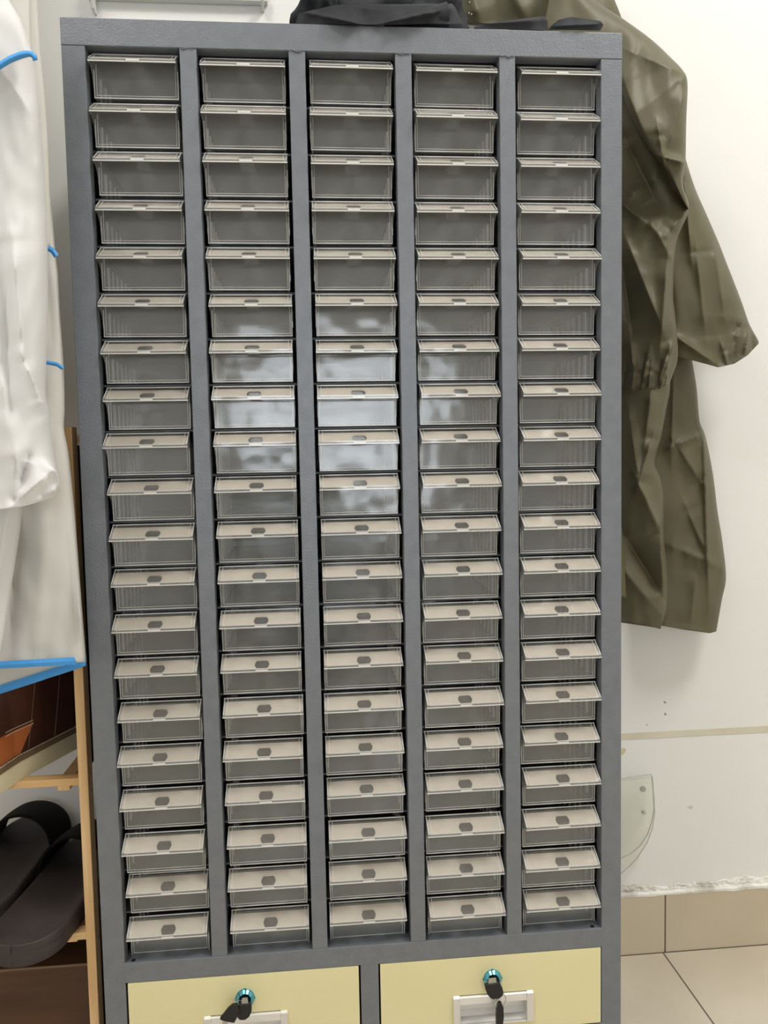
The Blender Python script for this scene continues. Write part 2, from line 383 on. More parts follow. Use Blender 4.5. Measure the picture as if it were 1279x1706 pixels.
def rr(x0, x1, z0, z1, r, n=5):
    pts = []
    for cx, cz, a0 in ((x1-r, z1-r, 0), (x0+r, z1-r, 90), (x0+r, z0+r, 180), (x1-r, z0+r, 270)):
        for k in range(n+1):
            a = math.radians(a0 + 90*k/n); pts.append((cx + r*math.cos(a), cz + r*math.sin(a)))
    return pts
def lock_drawer(x0, x1, hx0, hx1, lx, where):
    dr = bpy.data.objects.new('lock_drawer', None); COL.objects.link(dr); dr.parent = cab
    dr.location = Vector(((x0+x1)/2, 0, ZY0)) - Vector(cab.location); dr['label'] = 'pale yellow lock drawer, ' + where
    bm = bmesh.new()
    z0, z1 = ZY0, ZY1
    hz1 = HC - 1.1285; hz0 = HC - 1.168
    # front with a cut-out for the recessed pull
    box(bm, x0, x1, -.0012, .0006, hz1, z1); box(bm, x0, x1, -.0012, .0006, z0, hz0)
    box(bm, x0, hx0+.006, -.0012, .0006, hz0, hz1); box(bm, hx1-.006, x1, -.0012, .0006, hz0, hz1)
    part('front_panel', bm, M['yellow'], dr)
    bm = bmesh.new(); t = .001
    a, b_ = x0+.004, x1-.004
    box(bm, a, a+t, .0012, .2, z0+.004, z1-.006); box(bm, b_-t, b_, .0012, .2, z0+.004, z1-.006)
    box(bm, a+t, b_-t, .2-t, .2, z0+.004, z1-.006); box(bm, a+t, b_-t, .0012, .2-t, z0+.004, z0+.005)
    part('drawer_box', bm, M['steel_in'], dr)
    # pull handle
    bm = bmesh.new(); e = .0082
    for a, b_ in ((hx0, hx0+e), (hx1-e, hx1)):
        prism(bm, [(-.0012, hz0), (-.0045, hz0+.002), (-.0045, hz1-.002), (-.0012, hz1)], 'x', a, b_)
    prism(bm, [(-.0012, hz1-.001), (-.0034, hz1-.0018), (-.0042, hz1-.0105), (-.003, hz1-.0115), (.001, hz1-.0115), (.001, hz1-.001)], 'x', hx0+e, hx1-e)
    prism(bm, [(-.0012, hz0), (-.0034, hz0+.001), (-.0034, hz0+.003), (.001, hz0+.003), (.001, hz0)], 'x', hx0+e, hx1-e)
    h = part('pull_handle', bm, M['silver'], dr, bevel=.0004)
    bm = bmesh.new()      # curved pocket
    prof = [(.0, hz0+.003), (.008, hz0+.006), (.0125, hz0+.012), (.0135, hz0+.020), (.012, hz1-.004)]
    A = [bm.verts.new((hx0+.007, y, z)) for y, z in prof]; B = [bm.verts.new((hx1-.007, y, z)) for y, z in prof]
    for i in range(len(prof)-1): bm.faces.new((A[i], B[i], B[i+1], A[i+1]))
    for V in (A, B):
        c = bm.verts.new((V[0].co.x, 0, hz1-.004)); bm.faces.new(V + [c])
    part('handle_pocket', bm, M['pocket'], dr)
    # cam lock
    bm = bmesh.new(); lz = HC - 1.1098
    pts = [((.0122 if k % 8 == 0 else .0112)*math.cos(2*math.pi*k/32), (.0122 if k % 8 == 0 else .0112)*math.sin(2*math.pi*k/32)) for k in range(32)]
    prism(bm, [(lx+p, lz+q) for p, q in pts], 'y', -.0026, -.0012)
    n = 28; R1, R2 = .0108, .0082
    ringA = [bm.verts.new((lx+R1*math.cos(2*math.pi*k/n), -.0026, lz+R1*math.sin(2*math.pi*k/n))) for k in range(n)]
    ringB = [bm.verts.new((lx+R2*math.cos(2*math.pi*k/n), -.0062, lz+R2*math.sin(2*math.pi*k/n))) for k in range(n)]
    ringC = [bm.verts.new((lx+(R2-.0009)*math.cos(2*math.pi*k/n), -.0056, lz+(R2-.0009)*math.sin(2*math.pi*k/n))) for k in range(n)]
    ringD = [bm.verts.new((lx+(R2-.0014)*math.cos(2*math.pi*k/n), -.003, lz+(R2-.0014)*math.sin(2*math.pi*k/n))) for k in range(n)]
    for A, B in ((ringA, ringB), (ringB, ringC), (ringC, ringD)):
        for k in range(n): bm.faces.new((A[k], B[k], B[(k+1) % n], A[(k+1) % n]))
    part('cam_lock', bm, M['film'], dr, smooth=False)
    bm = bmesh.new(); cyl(bm, (lx, -.0042, lz), .0069, .0015, 'y'); part('lock_core', bm, M['core'], dr)
    return lx, lz
LK1 = lock_drawer(.0272, .2963, .1131, .2108, .1615, 'left one of the two')
LK2 = lock_drawer(.3221, .5938, .4097, .5085, .4585, 'right one of the two')

# ------------------------------------------------------------------ one clear drawer, then a hundred
LW = .0921                     # width over the lip
h = LW/2; t = .0014
def drawer_mesh():
    bm = bmesh.new()
    # local: x centred, y=0 cabinet front plane, z=0 underside
    yf, yb, Lb = .0153, .0153, .178
    lipz, backz = .0305, .0472
    # front face (thin slab), pale glint strips on the outer rim
    box(bm, -h+.0008, h-.0008, yf, yf+t, .0, .044)
    # bottom, back, sides
    box(bm, -h+.0008, h-.0008, yf+t, Lb, 0, t)
    box(bm, -h+.0008, h-.0008, Lb, Lb+t, 0, .040)
    box(bm, -h+.0008, -h+.0008+t, yf+t, Lb, t, .0435); box(bm, h-.0008-t, h-.0008, yf+t, Lb, t, .0435)
    # a rear divider wall
    # sloping label lip: clear plate on top
    def plate(z0, z1, x0, x1, s0=0., s1=1.):
        # slab following the slope from the front (y=-.0057) to the back (y=.0153)
        a, b_ = -.0050 + .0208*s0, -.0050 + .0208*s1
        za, zb = lipz + .0030 + (backz-.0008-lipz-.0030)*s0, lipz + .0030 + (backz-.0008-lipz-.0030)*s1
        prism(bm, [(a, za+z0), (b_, zb+z0), (b_, zb+z1), (a, za+z1)], 'x', x0, x1, 2)
    plate(.0, .0008, -h, h)                   # upper clear sheet
    # flanges beside the lip: concave profile of the side
    prof = [(.0153, .010), (.0146, .017), (.0125, .0225), (.0085, .0268), (.003, .0290), (-.0045, .0300), (-.0045, .0332), (.0153, .0460)]
    prism(bm, prof, 'x', -h, -h+.0012); prism(bm, prof, 'x', h-.0012, h)
    # ribs along both side walls
    for k in range(6):
        y = .036 + .021*k
        for s in (-1, 1):
            xw = s*(h-.0008-t)
            box(bm, min(xw, xw-s*.0014), max(xw, xw-s*.0014), y, y+.0065, t, .030, 1)
    # edge glints: refracted light painted as pale strips ------------------------------------------------
    e = .0007
    box(bm, -h+.0008, h-.0008, yf-e, yf, .0, .0011, 1)                # bottom edge of the face
    box(bm, -h+.0030, h-.0030, yf-.0003, yf, .0030, .0035, 1)
    for s in (-1, 1):
        xa = s*(h-.0008); box(bm, min(xa, xa-s*.0007), max(xa, xa-s*.0007), yf-e, yf, .0011, .030, 1)
        xa = s*(h-.0034); box(bm, min(xa, xa-s*.0004), max(xa, xa-s*.0004), yf-.0003, yf, .0035, .036, 1)
    # lip front bead, two lines
    box(bm, -h, h, -.0057, -.0047, lipz-.0004, lipz+.0007, 1)
    box(bm, -h, h, -.0056, -.0049, lipz+.0007, lipz+.0034, 0)
    box(bm, -h+.004, h-.004, -.0052, -.0044, lipz+.0030, lipz+.0037, 1)
    box(bm, -.0062, .0078, -.0060, -.0057, lipz+.0006, lipz+.0024, 1)  # pale tab painting the glint of light through the finger hole
    # back edge bead of the plate
    box(bm, -h, h, .0150, .0160, backz-.0008, backz+.0002, 1)
    for s in (-1, 1):     # end beads down the slope
        x = s*(h-.0006)
        for q in (0,):
            a0, z0, a1, z1 = -.0050, lipz+.0034, .0155, backz-.0002
            prism(bm, [(a0, z0), (a1, z1), (a1, z1+.0006), (a0, z0+.0006)], 'x', min(x, x-s*.0008), max(x, x-s*.0008), 1)
        x = s*(h-.0045)
        prism(bm, [(a0, z0), (a1, z1), (a1, z1+.0004), (a0, z0+.0004)], 'x', min(x, x-s*.0005), max(x, x-s*.0005), 1)
        bmesh.ops.create_icosphere(bm, subdivisions=1, radius=.0010, matrix=Matrix.Translation((s*(h-.0026), -.0052, lipz+.0022)))
        bmesh.ops.create_icosphere(bm, subdivisions=1, radius=.0009, matrix=Matrix.Translation((s*(h-.003), .0150, backz)))
    return bm
def card_mesh():
    bm = bmesh.new(); lipz, backz = .0305, .0472
    def pt(x, s, dz): return (x, -.0050 + .0208*s, lipz + .0030 + (backz-.0008-lipz-.0030)*s - .0004 + dz)
    hw = h - .0018; s0, s1 = .02, .82
    hx, q0, q1 = .0084, .07, .56      # finger hole: flat-topped, bulging sides
    cx = .0008
    N = 10
    hole = []
    top = [(cx - hx*.72, q1), (cx + hx*.72, q1)]; bot = [(cx + hx*.72, q0), (cx - hx*.72, q0)]
    hole = [top[0], top[1]] + [(cx + hx*(.72+.28*math.sin(math.pi*k/N)), q1+(q0-q1)*k/N) for k in range(1, N)] + [bot[0], bot[1]] + [(cx - hx*(.72+.28*math.sin(math.pi*k/N)), q0+(q1-q0)*k/N) for k in range(1, N)]
    right = hole[1:N+2]; left = hole[N+2:] + [hole[0]]
    for dz in (0, -.0006):
        def V(p): return bm.verts.new(pt(p[0], p[1], dz))
        # four regions around the hole
        bm.faces.new([V(p) for p in ((-hw, q1), (hw, q1), (hw, s1), (-hw, s1))])
        bm.faces.new([V(p) for p in ((-hw, s0), (hw, s0), (hw, q0), (-hw, q0))])
        bm.faces.new([V(p) for p in [(hw, q1), (hw, q0)] + right[::-1]])
        bm.faces.new([V(p) for p in [(-hw, q0), (-hw, q1)] + left[::-1]])
    for a, b_ in (((-hw, s0), (hw, s0)), ((hw, s0), (hw, s1)), ((hw, s1), (-hw, s1)), ((-hw, s1), (-hw, s0))):
        bm.faces.new([bm.verts.new(pt(*a, 0)), bm.verts.new(pt(*b_, 0)), bm.verts.new(pt(*b_, -.0006)), bm.verts.new(pt(*a, -.0006))])
    bmesh.ops.remove_doubles(bm, verts=bm.verts, dist=1e-6)
    return bm
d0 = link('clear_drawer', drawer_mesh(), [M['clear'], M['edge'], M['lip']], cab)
c0 = link('label_card', card_mesh(), M['card'], d0)
first = True
for r in range(20):
    for c in range(5):
        if first: d, k, first = d0, c0, False
        else:
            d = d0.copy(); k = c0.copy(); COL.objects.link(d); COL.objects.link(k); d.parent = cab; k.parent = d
        x = SP + c*(OP+DV) + OP/2
        z = HC - .0472 - PITCHZ*r - .0305
        dy = random.uniform(-.0018, .0022); dx = random.uniform(-.001, .001); tilt = random.uniform(-.003, .012)
        if r == 0 and c in (3, 4): dy += .003; dx += .0008*(c-2)
        if r == 0 and c == 2: dx += .0006
        if (r, c) in ((17, 3), (17, 0)): dy -= .003
        dx += (.0008 if c == 4 else 0)
        if c == 0: dx += -.0012 if r in (1, 8, 12, 15) else (.0012 if r in (9, 18) else 0)
        d.location = Vector((x+dx, dy, z)) - Vector(cab.location)
        d.rotation_euler = (0, 0, random.uniform(-.008, .008))

# ------------------------------------------------------------------ keys
def plate_px(bm, pts, Y, th, mi=0):
    A = [bm.verts.new(at(p[0], p[1], Y)) for p in pts]; B = [bm.verts.new(at(p[0], p[1], Y) + Vector((0, th, 0))) for p in pts]
    n = len(pts); bm.faces.new(A); bm.faces.new(B[::-1])
    for i in range(n): bm.faces.new((A[i], B[i], B[(i+1) % n], A[(i+1) % n]))
def make_key(head, Y, th, blade, label, bth=.0015):
    xs = [at(p[0], p[1], Y) for p in head]
    o = empty('key', (sum(p.x for p in xs)/len(xs), Y, min(p.z for p in xs)), label, 'key', 'keys of the yellow lock drawers')
    bm = bmesh.new(); plate_px(bm, head, Y, th); part('key_head', bm, M['black'], o, bevel=.0009)
    bm = bmesh.new(); plate_px(bm, blade, Y+th/2-bth/2, bth); part('key_blade', bm, M['keymetal'], o)
    return o
make_key([(397, 1674), (419, 1673), (419, 1686), (415, 1695), (408, 1700), (399, 1700), (395, 1696), (395, 1684)], -.019, .004,
         [(403, 1664), (412, 1663), (414, 1676), (401, 1676)], 'black-headed key in the lock of the left yellow drawer')
make_key([(395, 1673), (386, 1675), (379, 1681), (372, 1690), (366, 1697), (367, 1700), (378, 1703), (390, 1705), (394, 1698), (398, 1686)], -.026, .004,
         [(371, 1699), (380, 1701), (374, 1730), (366, 1728)], 'black-headed spare key hanging over the left yellow drawer handle')
make_key([(807, 1641), (833, 1638), (837, 1647), (839, 1655), (837, 1660), (832, 1664), (825, 1666), (818, 1664.5), (812, 1658), (809, 1650)], -.019, .004,
         [(814, 1631), (826, 1630), (828, 1641), (813, 1643)], 'black-headed key in the lock of the right yellow drawer')
make_key([(829, 1678), (832, 1673), (836, 1673), (839, 1680), (839.5, 1695), (838, 1710), (834, 1722), (829, 1722), (827, 1708), (827, 1692)], -.021, .007,
         [(830, 1718), (836, 1718), (836, 1745), (831, 1745)], 'black spare key hanging edge-on from the split ring')
bm = bmesh.new(); c = at(832.5, 1668.5, -.016)
tube(bm, [c + Vector((.0083*math.cos(a), .004*math.cos(a*1.0), .0083*math.sin(a))) for a in [2*math.pi*k/32 for k in range(33)]], .0005, 6)
thing('key_ring', bm, M['keymetal'], 'thin steel split ring through the right-hand lock key', 'key ring', smooth=True)
bm = bmesh.new(); c = at(396, 1677, -.019)
tube(bm, [c + Vector((.0045*math.cos(a), .005*math.cos(a), .0065*math.sin(a))) for a in [2*math.pi*k/32 for k in range(33)]], .0005, 6)
thing('key_ring', bm, M['keymetal'], 'thin steel split ring joining the two left-hand keys', 'key ring', smooth=True)
for lx, lz, hp in ((LK1[0], LK1[1], 0), (LK2[0], LK2[1], 0)): pass

# ------------------------------------------------------------------ cloth helper
def lerp(a, b, t): return a + (b-a)*t
def resample(pl, n):
    seg = [0]
    for a, b_ in zip(pl, pl[1:]): seg.append(seg[-1] + math.hypot(b_[0]-a[0], b_[1]-a[1]))
    L = seg[-1] or 1; out = []
    for i in range(n+1):
        s = L*i/n; k = 0
        while k < len(seg)-2 and seg[k+1] < s: k += 1
        tt = (s-seg[k])/((seg[k+1]-seg[k]) or 1); tt = min(1, max(0, tt))
        out.append((lerp(pl[k][0], pl[k+1][0], tt), lerp(pl[k][1], pl[k+1][1], tt)))
    return out
def cr(a, b, c, d, t):
    return .5*((2*b) + (-a+c)*t + (2*a-5*b+4*c-d)*t*t + (-a+3*b-3*c+d)*t*t*t)
def ridge(x0, y0, x1, y1, amp, wl, wr):
    L = math.hypot(x1-x0, y1-y0); ux, uy = (x1-x0)/L, (y1-y0)/L
    def f(x, y):
        s = (x-x0)*ux + (y-y0)*uy; d = (x-x0)*uy - (y-y0)*ux     # d>0: to the right of travel when going down
        e = 0 if 0 <= s <= L else (-s if s < 0 else s-L)
        wd = wl if d > 0 else wr
        return amp*math.exp(-abs(d)/wd)*math.exp(-(e/18)**2)*min(1, .35+min(abs(s), abs(L-s))/(L*.35))
    return f
FOLD = 1.8
def cloth(name, rows, Y, m, parent, bulge=.02, feats=(), nu=44, nv=90, back=True, wob=.002, seed=0, label=None, th=.001, edge=2.5, skew=0):
    """rows: polylines left to right in the photo, spaced down the cloth"""
    R = [resample(r, nu) for r in rows]; n = len(R)
    grid = []
    for j in range(nv+1):
        f = j/nv*(n-1); k = min(int(f), n-2); t = f-k; row = []
        for i in range(nu+1):
            ps = [R[max(0, min(n-1, q))][i] for q in (k-1, k, k+1, k+2)]
            row.append((cr(*[p[0] for p in ps], t), cr(*[p[1] for p in ps], t)))
        grid.append(row)
    bm = bmesh.new()
    def Yv(v): return Y(v) if callable(Y) else Y
    F = []
    for j, row in enumerate(grid):
        v = j/nv; rr_ = []
        for i, (x, y) in enumerate(row):
            u = i/nu; e = max(0, 1-abs(2*u-1)**edge)**.6
            off = -bulge*e + skew*(u-.5)
            o2 = 1.5*sum(g(x, y) for g in feats)
            o3 = wob*(noise.noise(Vector((x*.02+seed, y*.008, seed))) + .5*noise.noise(Vector((x*.05+seed, y*.022, seed+4))))
            rr_.append(bm.verts.new(at(x, y, Yv(v) + off - (o2 + o3)*min(1, e*2.5))))
        F.append(rr_)
    for A, B in zip(F, F[1:]):
        for i in range(nu): bm.faces.new((A[i], A[i+1], B[i+1], B[i]))
    if back:
        G = []
        for j, row in enumerate(grid):
            v = j/nv; rr_ = []
            for i, (x, y) in enumerate(row):
                u = i/nu; e = max(0, 1-abs(2*u-1)**edge)**.6
                if i in (0, nu): rr_.append(F[j][i])
                else: rr_.append(bm.verts.new(at(x, y, Yv(v) + bulge*.5*e + .002 + skew*(u-.5))))
            G.append(rr_)
        for A, B in zip(G, G[1:]):
            for i in range(nu): bm.faces.new((A[i+1], A[i], B[i], B[i+1]))
        for A, B in ((F[0], G[0]), (F[-1], G[-1])):
            bm.faces.new([v for v in A] + [v for v in B[1:-1]][::-1])
    o = part(name, bm, m, parent, smooth=True, label=label)
    if not back:
        sd = o.modifiers.new('thickness', 'SOLIDIFY'); sd.thickness = th; sd.offset = 0
    return o

# ------------------------------------------------------------------ olive raincoat on the wall at right
coat = empty('raincoat', at(1130, 1050, .25), 'olive green raincoat with elastic cuffs hanging on the white wall right of the cabinet', 'coat')
def hk(x): return x
# body above and behind the cabinet top
cloth('coat_body', [[(690, -160), (860, -190), (1000, -130)], [(680, -60), (850, -90), (1010, -40)], [(700, 10), (850, 0), (1035, 30)], [(720, 38), (850, 40), (1045, 75)]],
      .205, M['olive'], coat, .02, [ridge(820, -80, 880, 40, .012, 25, 12), ridge(900, -80, 950, 50, .014, 12, 30), ridge(770, -60, 800, 40, .01, 14, 20)], nu=50, nv=40, wob=.006, seed=2)
# rear hem lobe
cloth('coat_skirt', [[(1075, 560), (1120, 560), (1150, 585)], [(1080, 640), (1120, 640), (1160, 645)], [(1075, 700), (1120, 700), (1165, 700)], [(1070, 735), (1120, 735), (1175, 728)],
      [(1070, 788), (1120, 788), (1187, 788)], [(1075, 852), (1120, 852), (1195, 852)], [(1078, 902), (1130, 902), (1203, 902)], [(1080, 961), (1140, 961), (1209, 961)],
      [(1080, 1005), (1140, 1010), (1202, 1000)], [(1084, 1036), (1101, 1042), (1138, 1049), (1182, 1055), (1193, 1052)]],
      .262, M['olive'], coat, .022, [ridge(1168, 722, 1125, 742, .008, 10, 5), ridge(1130, 745, 1165, 800, .007, 22, 10), ridge(1168, 620, 1180, 1000, .010, 30, 7),
      ridge(1130, 915, 1200, 945, .006, 14, 9), ridge(1160, 950, 1150, 1040, .005, 14, 16), ridge(1122, 620, 1118, 760, .006, 22, 8), ridge(1145, 850, 1175, 920, .006, 20, 8)], nu=60, nv=130, seed=11, wob=.003, label='rear lobe of the coat hem')
# front hem lobe
cloth('coat_front', [[(985, 560), (1040, 560), (1112, 560)], [(990, 640), (1040, 640), (1116, 640)], [(990, 680), (1040, 680), (1110, 680)], [(990, 729), (1040, 729), (1101, 729)], [(990, 770), (1040, 770), (1091, 770)],
      [(990, 796), (1040, 796), (1100, 796)], [(990, 828), (1040, 828), (1105, 828)], [(990, 902), (1040, 902), (1106, 902)], [(990, 939), (1040, 945), (1110, 939)], [(990, 990), (1040, 1000), (1112, 1000)],
      [(990, 1030), (1031, 1037), (1069, 1040), (1100, 1048), (1106, 1028)]],
      .225, M['olive'], coat, .024, [ridge(1064, 805, 1100, 885, .012, 8, 16), ridge(1100, 885, 1104, 985, .010, 4, 14), ridge(1042, 895, 1100, 990, -.012, 14, 12), ridge(1050, 700, 1064, 800, .008, 8, 20),
      ridge(1085, 730, 1064, 803, .008, 14, 6), ridge(1030, 940, 1090, 1010, .006, 18, 14), ridge(1085, 650, 1075, 730, .008, 16, 10)], nu=60, nv=130, seed=4, wob=.003, skew=-.045, label='front lobe of the coat hem')
cloth('coat_placket', [[(1000, 820), (1029, 820)], [(1000, 870), (1034, 870)], [(1000, 930), (1039, 930)], [(1000, 994), (1043, 996)]], .192, M['olive'], coat, .002, nu=8, nv=30, back=False, label='narrow straight-hemmed flap beside the cabinet')
# rear sleeve, swung out to the right
G7 = [[(1085, 250), (1120, 245), (1141, 262)], [(1080, 300), (1120, 300), (1157, 312)], [(1085, 350), (1130, 350), (1176, 356)], [(1095, 400), (1140, 400), (1196, 402)], [(1100, 440), (1150, 440), (1210, 438)], [(1105, 500), (1160, 505), (1234, 500)],
      [(1105, 540), (1160, 548), (1248, 540)], [(1100, 572), (1160, 582), (1263, 568)], [(1102, 588), (1129, 594), (1165, 603), (1196, 612), (1223, 606), (1245, 592), (1260, 576)]]
cloth('rear_sleeve', G7, .222, M['olive'], coat, .03, [ridge(1125, 560, 1195, 608, .012, 5, 12), ridge(1232, 545, 1214, 603, .008, 5, 7), ridge(1246, 545, 1240, 592, .007, 4, 5), ridge(1188, 400, 1205, 520, .006, 18, 10),
      ridge(1160, 420, 1175, 560, .008, 26, 16), ridge(1226, 560, 1222, 605, -.005, 4, 4), ridge(1253, 555, 1254, 590, -.005, 4, 4), ridge(1140, 300, 1150, 420, .008, 20, 10), ridge(1205, 585, 1212, 608, .005, 4, 4)],
      nu=70, nv=110, seed=7, wob=.003, edge=4)
# front sleeve hanging straight down, gathered cuff
G1 = [[(985, 100), (1020, 110), (1060, 140)], [(985, 180), (1030, 190), (1085, 215)], [(985, 260), (1040, 262), (1115, 275)], [(985, 320), (1040, 325), (1140, 320)], [(985, 350), (1040, 355), (1147, 350)],
      [(985, 392), (1040, 400), (1130, 392)], [(985, 430), (1050, 440), (1124, 425)], [(990, 491), (1050, 500), (1121, 491)], [(1000, 531), (1060, 540), (1125, 531)], [(1010, 594), (1060, 600), (1129, 592)], [(1018, 622), (1060, 630), (1121, 622)],
      [(1026, 637), (1040, 648), (1062, 652), (1082, 646), (1098, 648), (1114, 640)]]
gat = [ridge(1042+14*k, 618, 1038+14*k, 650, .0045*(1 if k % 2 else -1), 3, 4) for k in range(6)]
cloth('front_sleeve', G1, lambda v: lerp(.205, .17, min(1, v*2.2)), M['olive'], coat, .03, gat + [ridge(1044, 330, 1080, 306, .006, 10, 6), ridge(1030, 335, 1078, 372, .010, 8, 16), ridge(1147, 350, 1115, 385, .008, 6, 12), ridge(1112, 430, 1100, 570, .012, 18, 14),
      ridge(1040, 390, 1100, 540, .010, 12, 20), ridge(1078, 600, 1070, 635, .007, 4, 5), ridge(1112, 590, 1095, 640, .007, 5, 6), ridge(1040, 460, 1050, 540, -.012, 20, 16), ridge(1090, 380, 1112, 420, .006, 12, 12),
      ridge(1125, 560, 1105, 630, .006, 4, 8), ridge(1045, 240, 1090, 330, -.012, 14, 20), ridge(1050, 560, 1055, 620, .008, 10, 12)],
      nu=80, nv=150, seed=3, wob=.003, edge=3, skew=-.07)
# shoulder of that sleeve folding over it
S0 = [[(900, 70), (925, -60)], [(950, 80), (985, -4)], [(1000, 105), (1040, 33)], [(1022, 125), (1085, 66)], [(1034, 150), (1115, 94)], [(1044, 180), (1137, 117)], [(1058, 212), (1145, 139)],
      [(1074, 240), (1143, 200)], [(1092, 262), (1142, 255)], [(1108, 284), (1141, 276)], [(1124, 312), (1137, 303)], [(1137, 336), (1142, 326)], [(1146, 349), (1147.5, 346)]]
cloth('shoulder_fold', S0, lambda v: lerp(.175, .125, min(1, v*2.2)), M['olive'], coat, .02, [ridge(1105, 262, 1144, 272, .010, 5, 7), ridge(1110, 250, 1143, 145, .008, 14, 22), ridge(1060, 90, 1137, 122, .007, 14, 20), ridge(1104, 264, 1098, 225, .008, 8, 6),
      ridge(1040, 140, 1080, 240, .006, 30, 8)], nu=60, nv=120, seed=9, wob=.004, edge=5)
bm = bmesh.new()
for px, py in ((782, 4), (781, 22), (785, 24)):
    bmesh.ops.create_icosphere(bm, subdivisions=2, radius=.0011, matrix=Matrix.Translation(at(px, py, .152)))
part('snap_button', bm, M['keymetal'], coat, smooth=True)

# ------------------------------------------------------------------ things on top of the cabinet
def lump(bm, c, r, seed, amp=.25, freq=18, sub=4, flat=None):
    res = bmesh.ops.create_icosphere(bm, subdivisions=sub, radius=1)
    for v in res['verts']:
        p = Vector((v.co.x*r[0], v.co.y*r[1], v.co.z*r[2]))
        k = 1 + amp*noise.noise(Vector((v.co.x*2.2+seed, v.co.y*2.2, v.co.z*2.2))) + amp*.4*noise.noise(Vector((v.co.x*5+seed, v.co.y*5, v.co.z*5)))
        p = p*k + Vector(c)
        if p.z < HC + .0006: p.z = HC + .0006
        v.co = p
jk = empty('folded_jacket', (.35, .1, HC), 'black folded jacket lying on top of the grey cabinet', 'jacket')
TB = .055
bm = bmesh.new()
lump(bm, (.33, .125, HC+.052), (.085, .085, .055), 3.2); lump(bm, (.412, .13, HC+.055), (.052, .085, .062), 8.1); lump(bm, (.30, .12, HC+.028), (.055, .075, .03), 1.7, .3)
lump(bm, (.285, .10, HC+.05), (.036, .07, .028), 5.5, .3)
part('jacket_body', bm, M['navy'], jk, smooth=True)
bm = bmesh.new()
cloth('jacket_hem', [[(497, 22), (560, 8), (640, 18), (700, 10), (752, 6)], [(494, 34), (560, 24), (640, 28), (700, 20), (758, 12)], [(492, 42), (560, 40), (640, 42), (700, 40), (770, 41)]], .012, M['navy'], jk, .012,
      [ridge(530, 25, 600, 40, .008, 6, 8), ridge(640, 38, 740, 16, .010, 5, 9)], nu=60, nv=20, wob=.006, seed=6)
bm = bmesh.new()
pts = [at(640, 40, .014), at(690, 32, .012), at(745, 24, .010)]
tube(bm, pts, .01, 14, rs=[.004, .008, .0125]); part('rolled_cuff', bm, M['navy'], jk, smooth=True)
bm = bmesh.new()
cloth_thing = empty('folded_cloth', (.49, .03, HC), 'flat dark grey folded cloth on the cabinet top in front of the olive coat', 'cloth')
cloth('cloth_fold', [[(795, 42), (850, 34), (880, 30), (906, 27), (912, 34)], [(790, 46), (850, 46), (912, 47)], [(790, 48), (850, 49), (912, 50)]], .014, M['darkgrey'], cloth_thing, .008, [ridge(800, 40, 900, 34, .004, 6, 6)], nu=40, nv=12, wob=.003, seed=5)
g = empty('dark_cap', (.57, .03, HC), 'black soft cap lying at the right end of the cabinet top', 'cap')
cloth('cap_crown', [[(917, 44), (930, 33), (950, 28), (975, 31), (1000, 35), (1005, 41)], [(914, 48), (930, 42), (960, 40), (1004, 43)], [(913, 49.5), (950, 50), (1000, 51)]], .014, M['navy'], g, .012, [ridge(920, 44, 1000, 40, .004, 5, 5)], nu=40, nv=14, wob=.003, seed=8)

# white wall shelf at the top edge of the view
sh = empty('wall_shelf', at(296, -10, .28), 'white wall shelf with two small brackets above the cabinet at left', 'shelf')
p0, p1 = at(148, 1, .2995), at(446, 0, .2995)
bm = bmesh.new(); box(bm, p0.x, p1.x, .286, .2995, p0.z-.0005, p0.z+.014); part('shelf_board', bm, M['whitemetal'], sh, bevel=.001)
for px, py in ((155, 17), (437, 12)):
    a = at(px, py, .285)
    bm = bmesh.new(); prism(bm, [(.275, p0.z), (.2995, p0.z), (.2995, a.z+.001), (.291, a.z-.001), (.284, a.z+.002)], 'x', a.x-.002, a.x+.0022)
    part('bracket', bm, M['whitemetal'], sh, bevel=.0006)

# beige tape line along the wall
zt = at(1150, 1221, YW).z
bm = bmesh.new(); n = 60
A = []; B = []
for i in range(n+1):
    x = .5 + (XR-.01-.5)*i/n
    A.append((x, zt + .0052 + .0006*noise.noise(Vector((x*9, 0, 0))))); B.append((x, zt - .0052 + .0006*noise.noise(Vector((x*11, 5, 0)))))
vs = [[bm.verts.new((p[0], y, p[1])) for p in L] for y in (YW-.0008, YW-.0001) for L in (A, B)]
for i in range(n):
    bm.faces.new((vs[0][i], vs[0][i+1], vs[1][i+1], vs[1][i])); bm.faces.new((vs[2][i], vs[2][i+1], vs[3][i+1], vs[3][i]))
    bm.faces.new((vs[0][i], vs[0][i+1], vs[2][i+1], vs[2][i])); bm.faces.new((vs[1][i], vs[1][i+1], vs[3][i+1], vs[3][i]))
thing('tape_strip', bm, M['tape'], 'long beige tape strip stuck level across the white wall low at right', 'tape')

# quarter-round clear acrylic plate with standoffs
gp = empty('acrylic_wall_plate', at(1050, 1455, .28), 'clear quarter-round acrylic plate screwed to the wall right of the cabinet base', 'wall plate')
def quarter(bm, Y, pts, th=.004):
    V = [at(*p, Y) for p in pts]
    A = [bm.verts.new(v) for v in V]; B = [bm.verts.new(v + Vector((0, th, 0))) for v in V]
    f = bm.faces.new(A); f2 = bm.faces.new(B[::-1])
    for i in range(len(V)):
        q = bm.faces.new((A[i], B[i], B[(i+1) % len(V)], A[(i+1) % len(V)])); q.material_index = 1
bm = bmesh.new()
quarter(bm, .262, [(960, 1308), (1034, 1299), (1086, 1291), (1088.5, 1320), (1090, 1350), (1086, 1372), (1079, 1391), (1067, 1410), (1050, 1424), (1034, 1431), (1000, 1440), (960, 1443)])
part('acrylic_panel', bm, [M['acryl'], M['acryl_edge']], gp, label='front clear panel')
bm = bmesh.new()
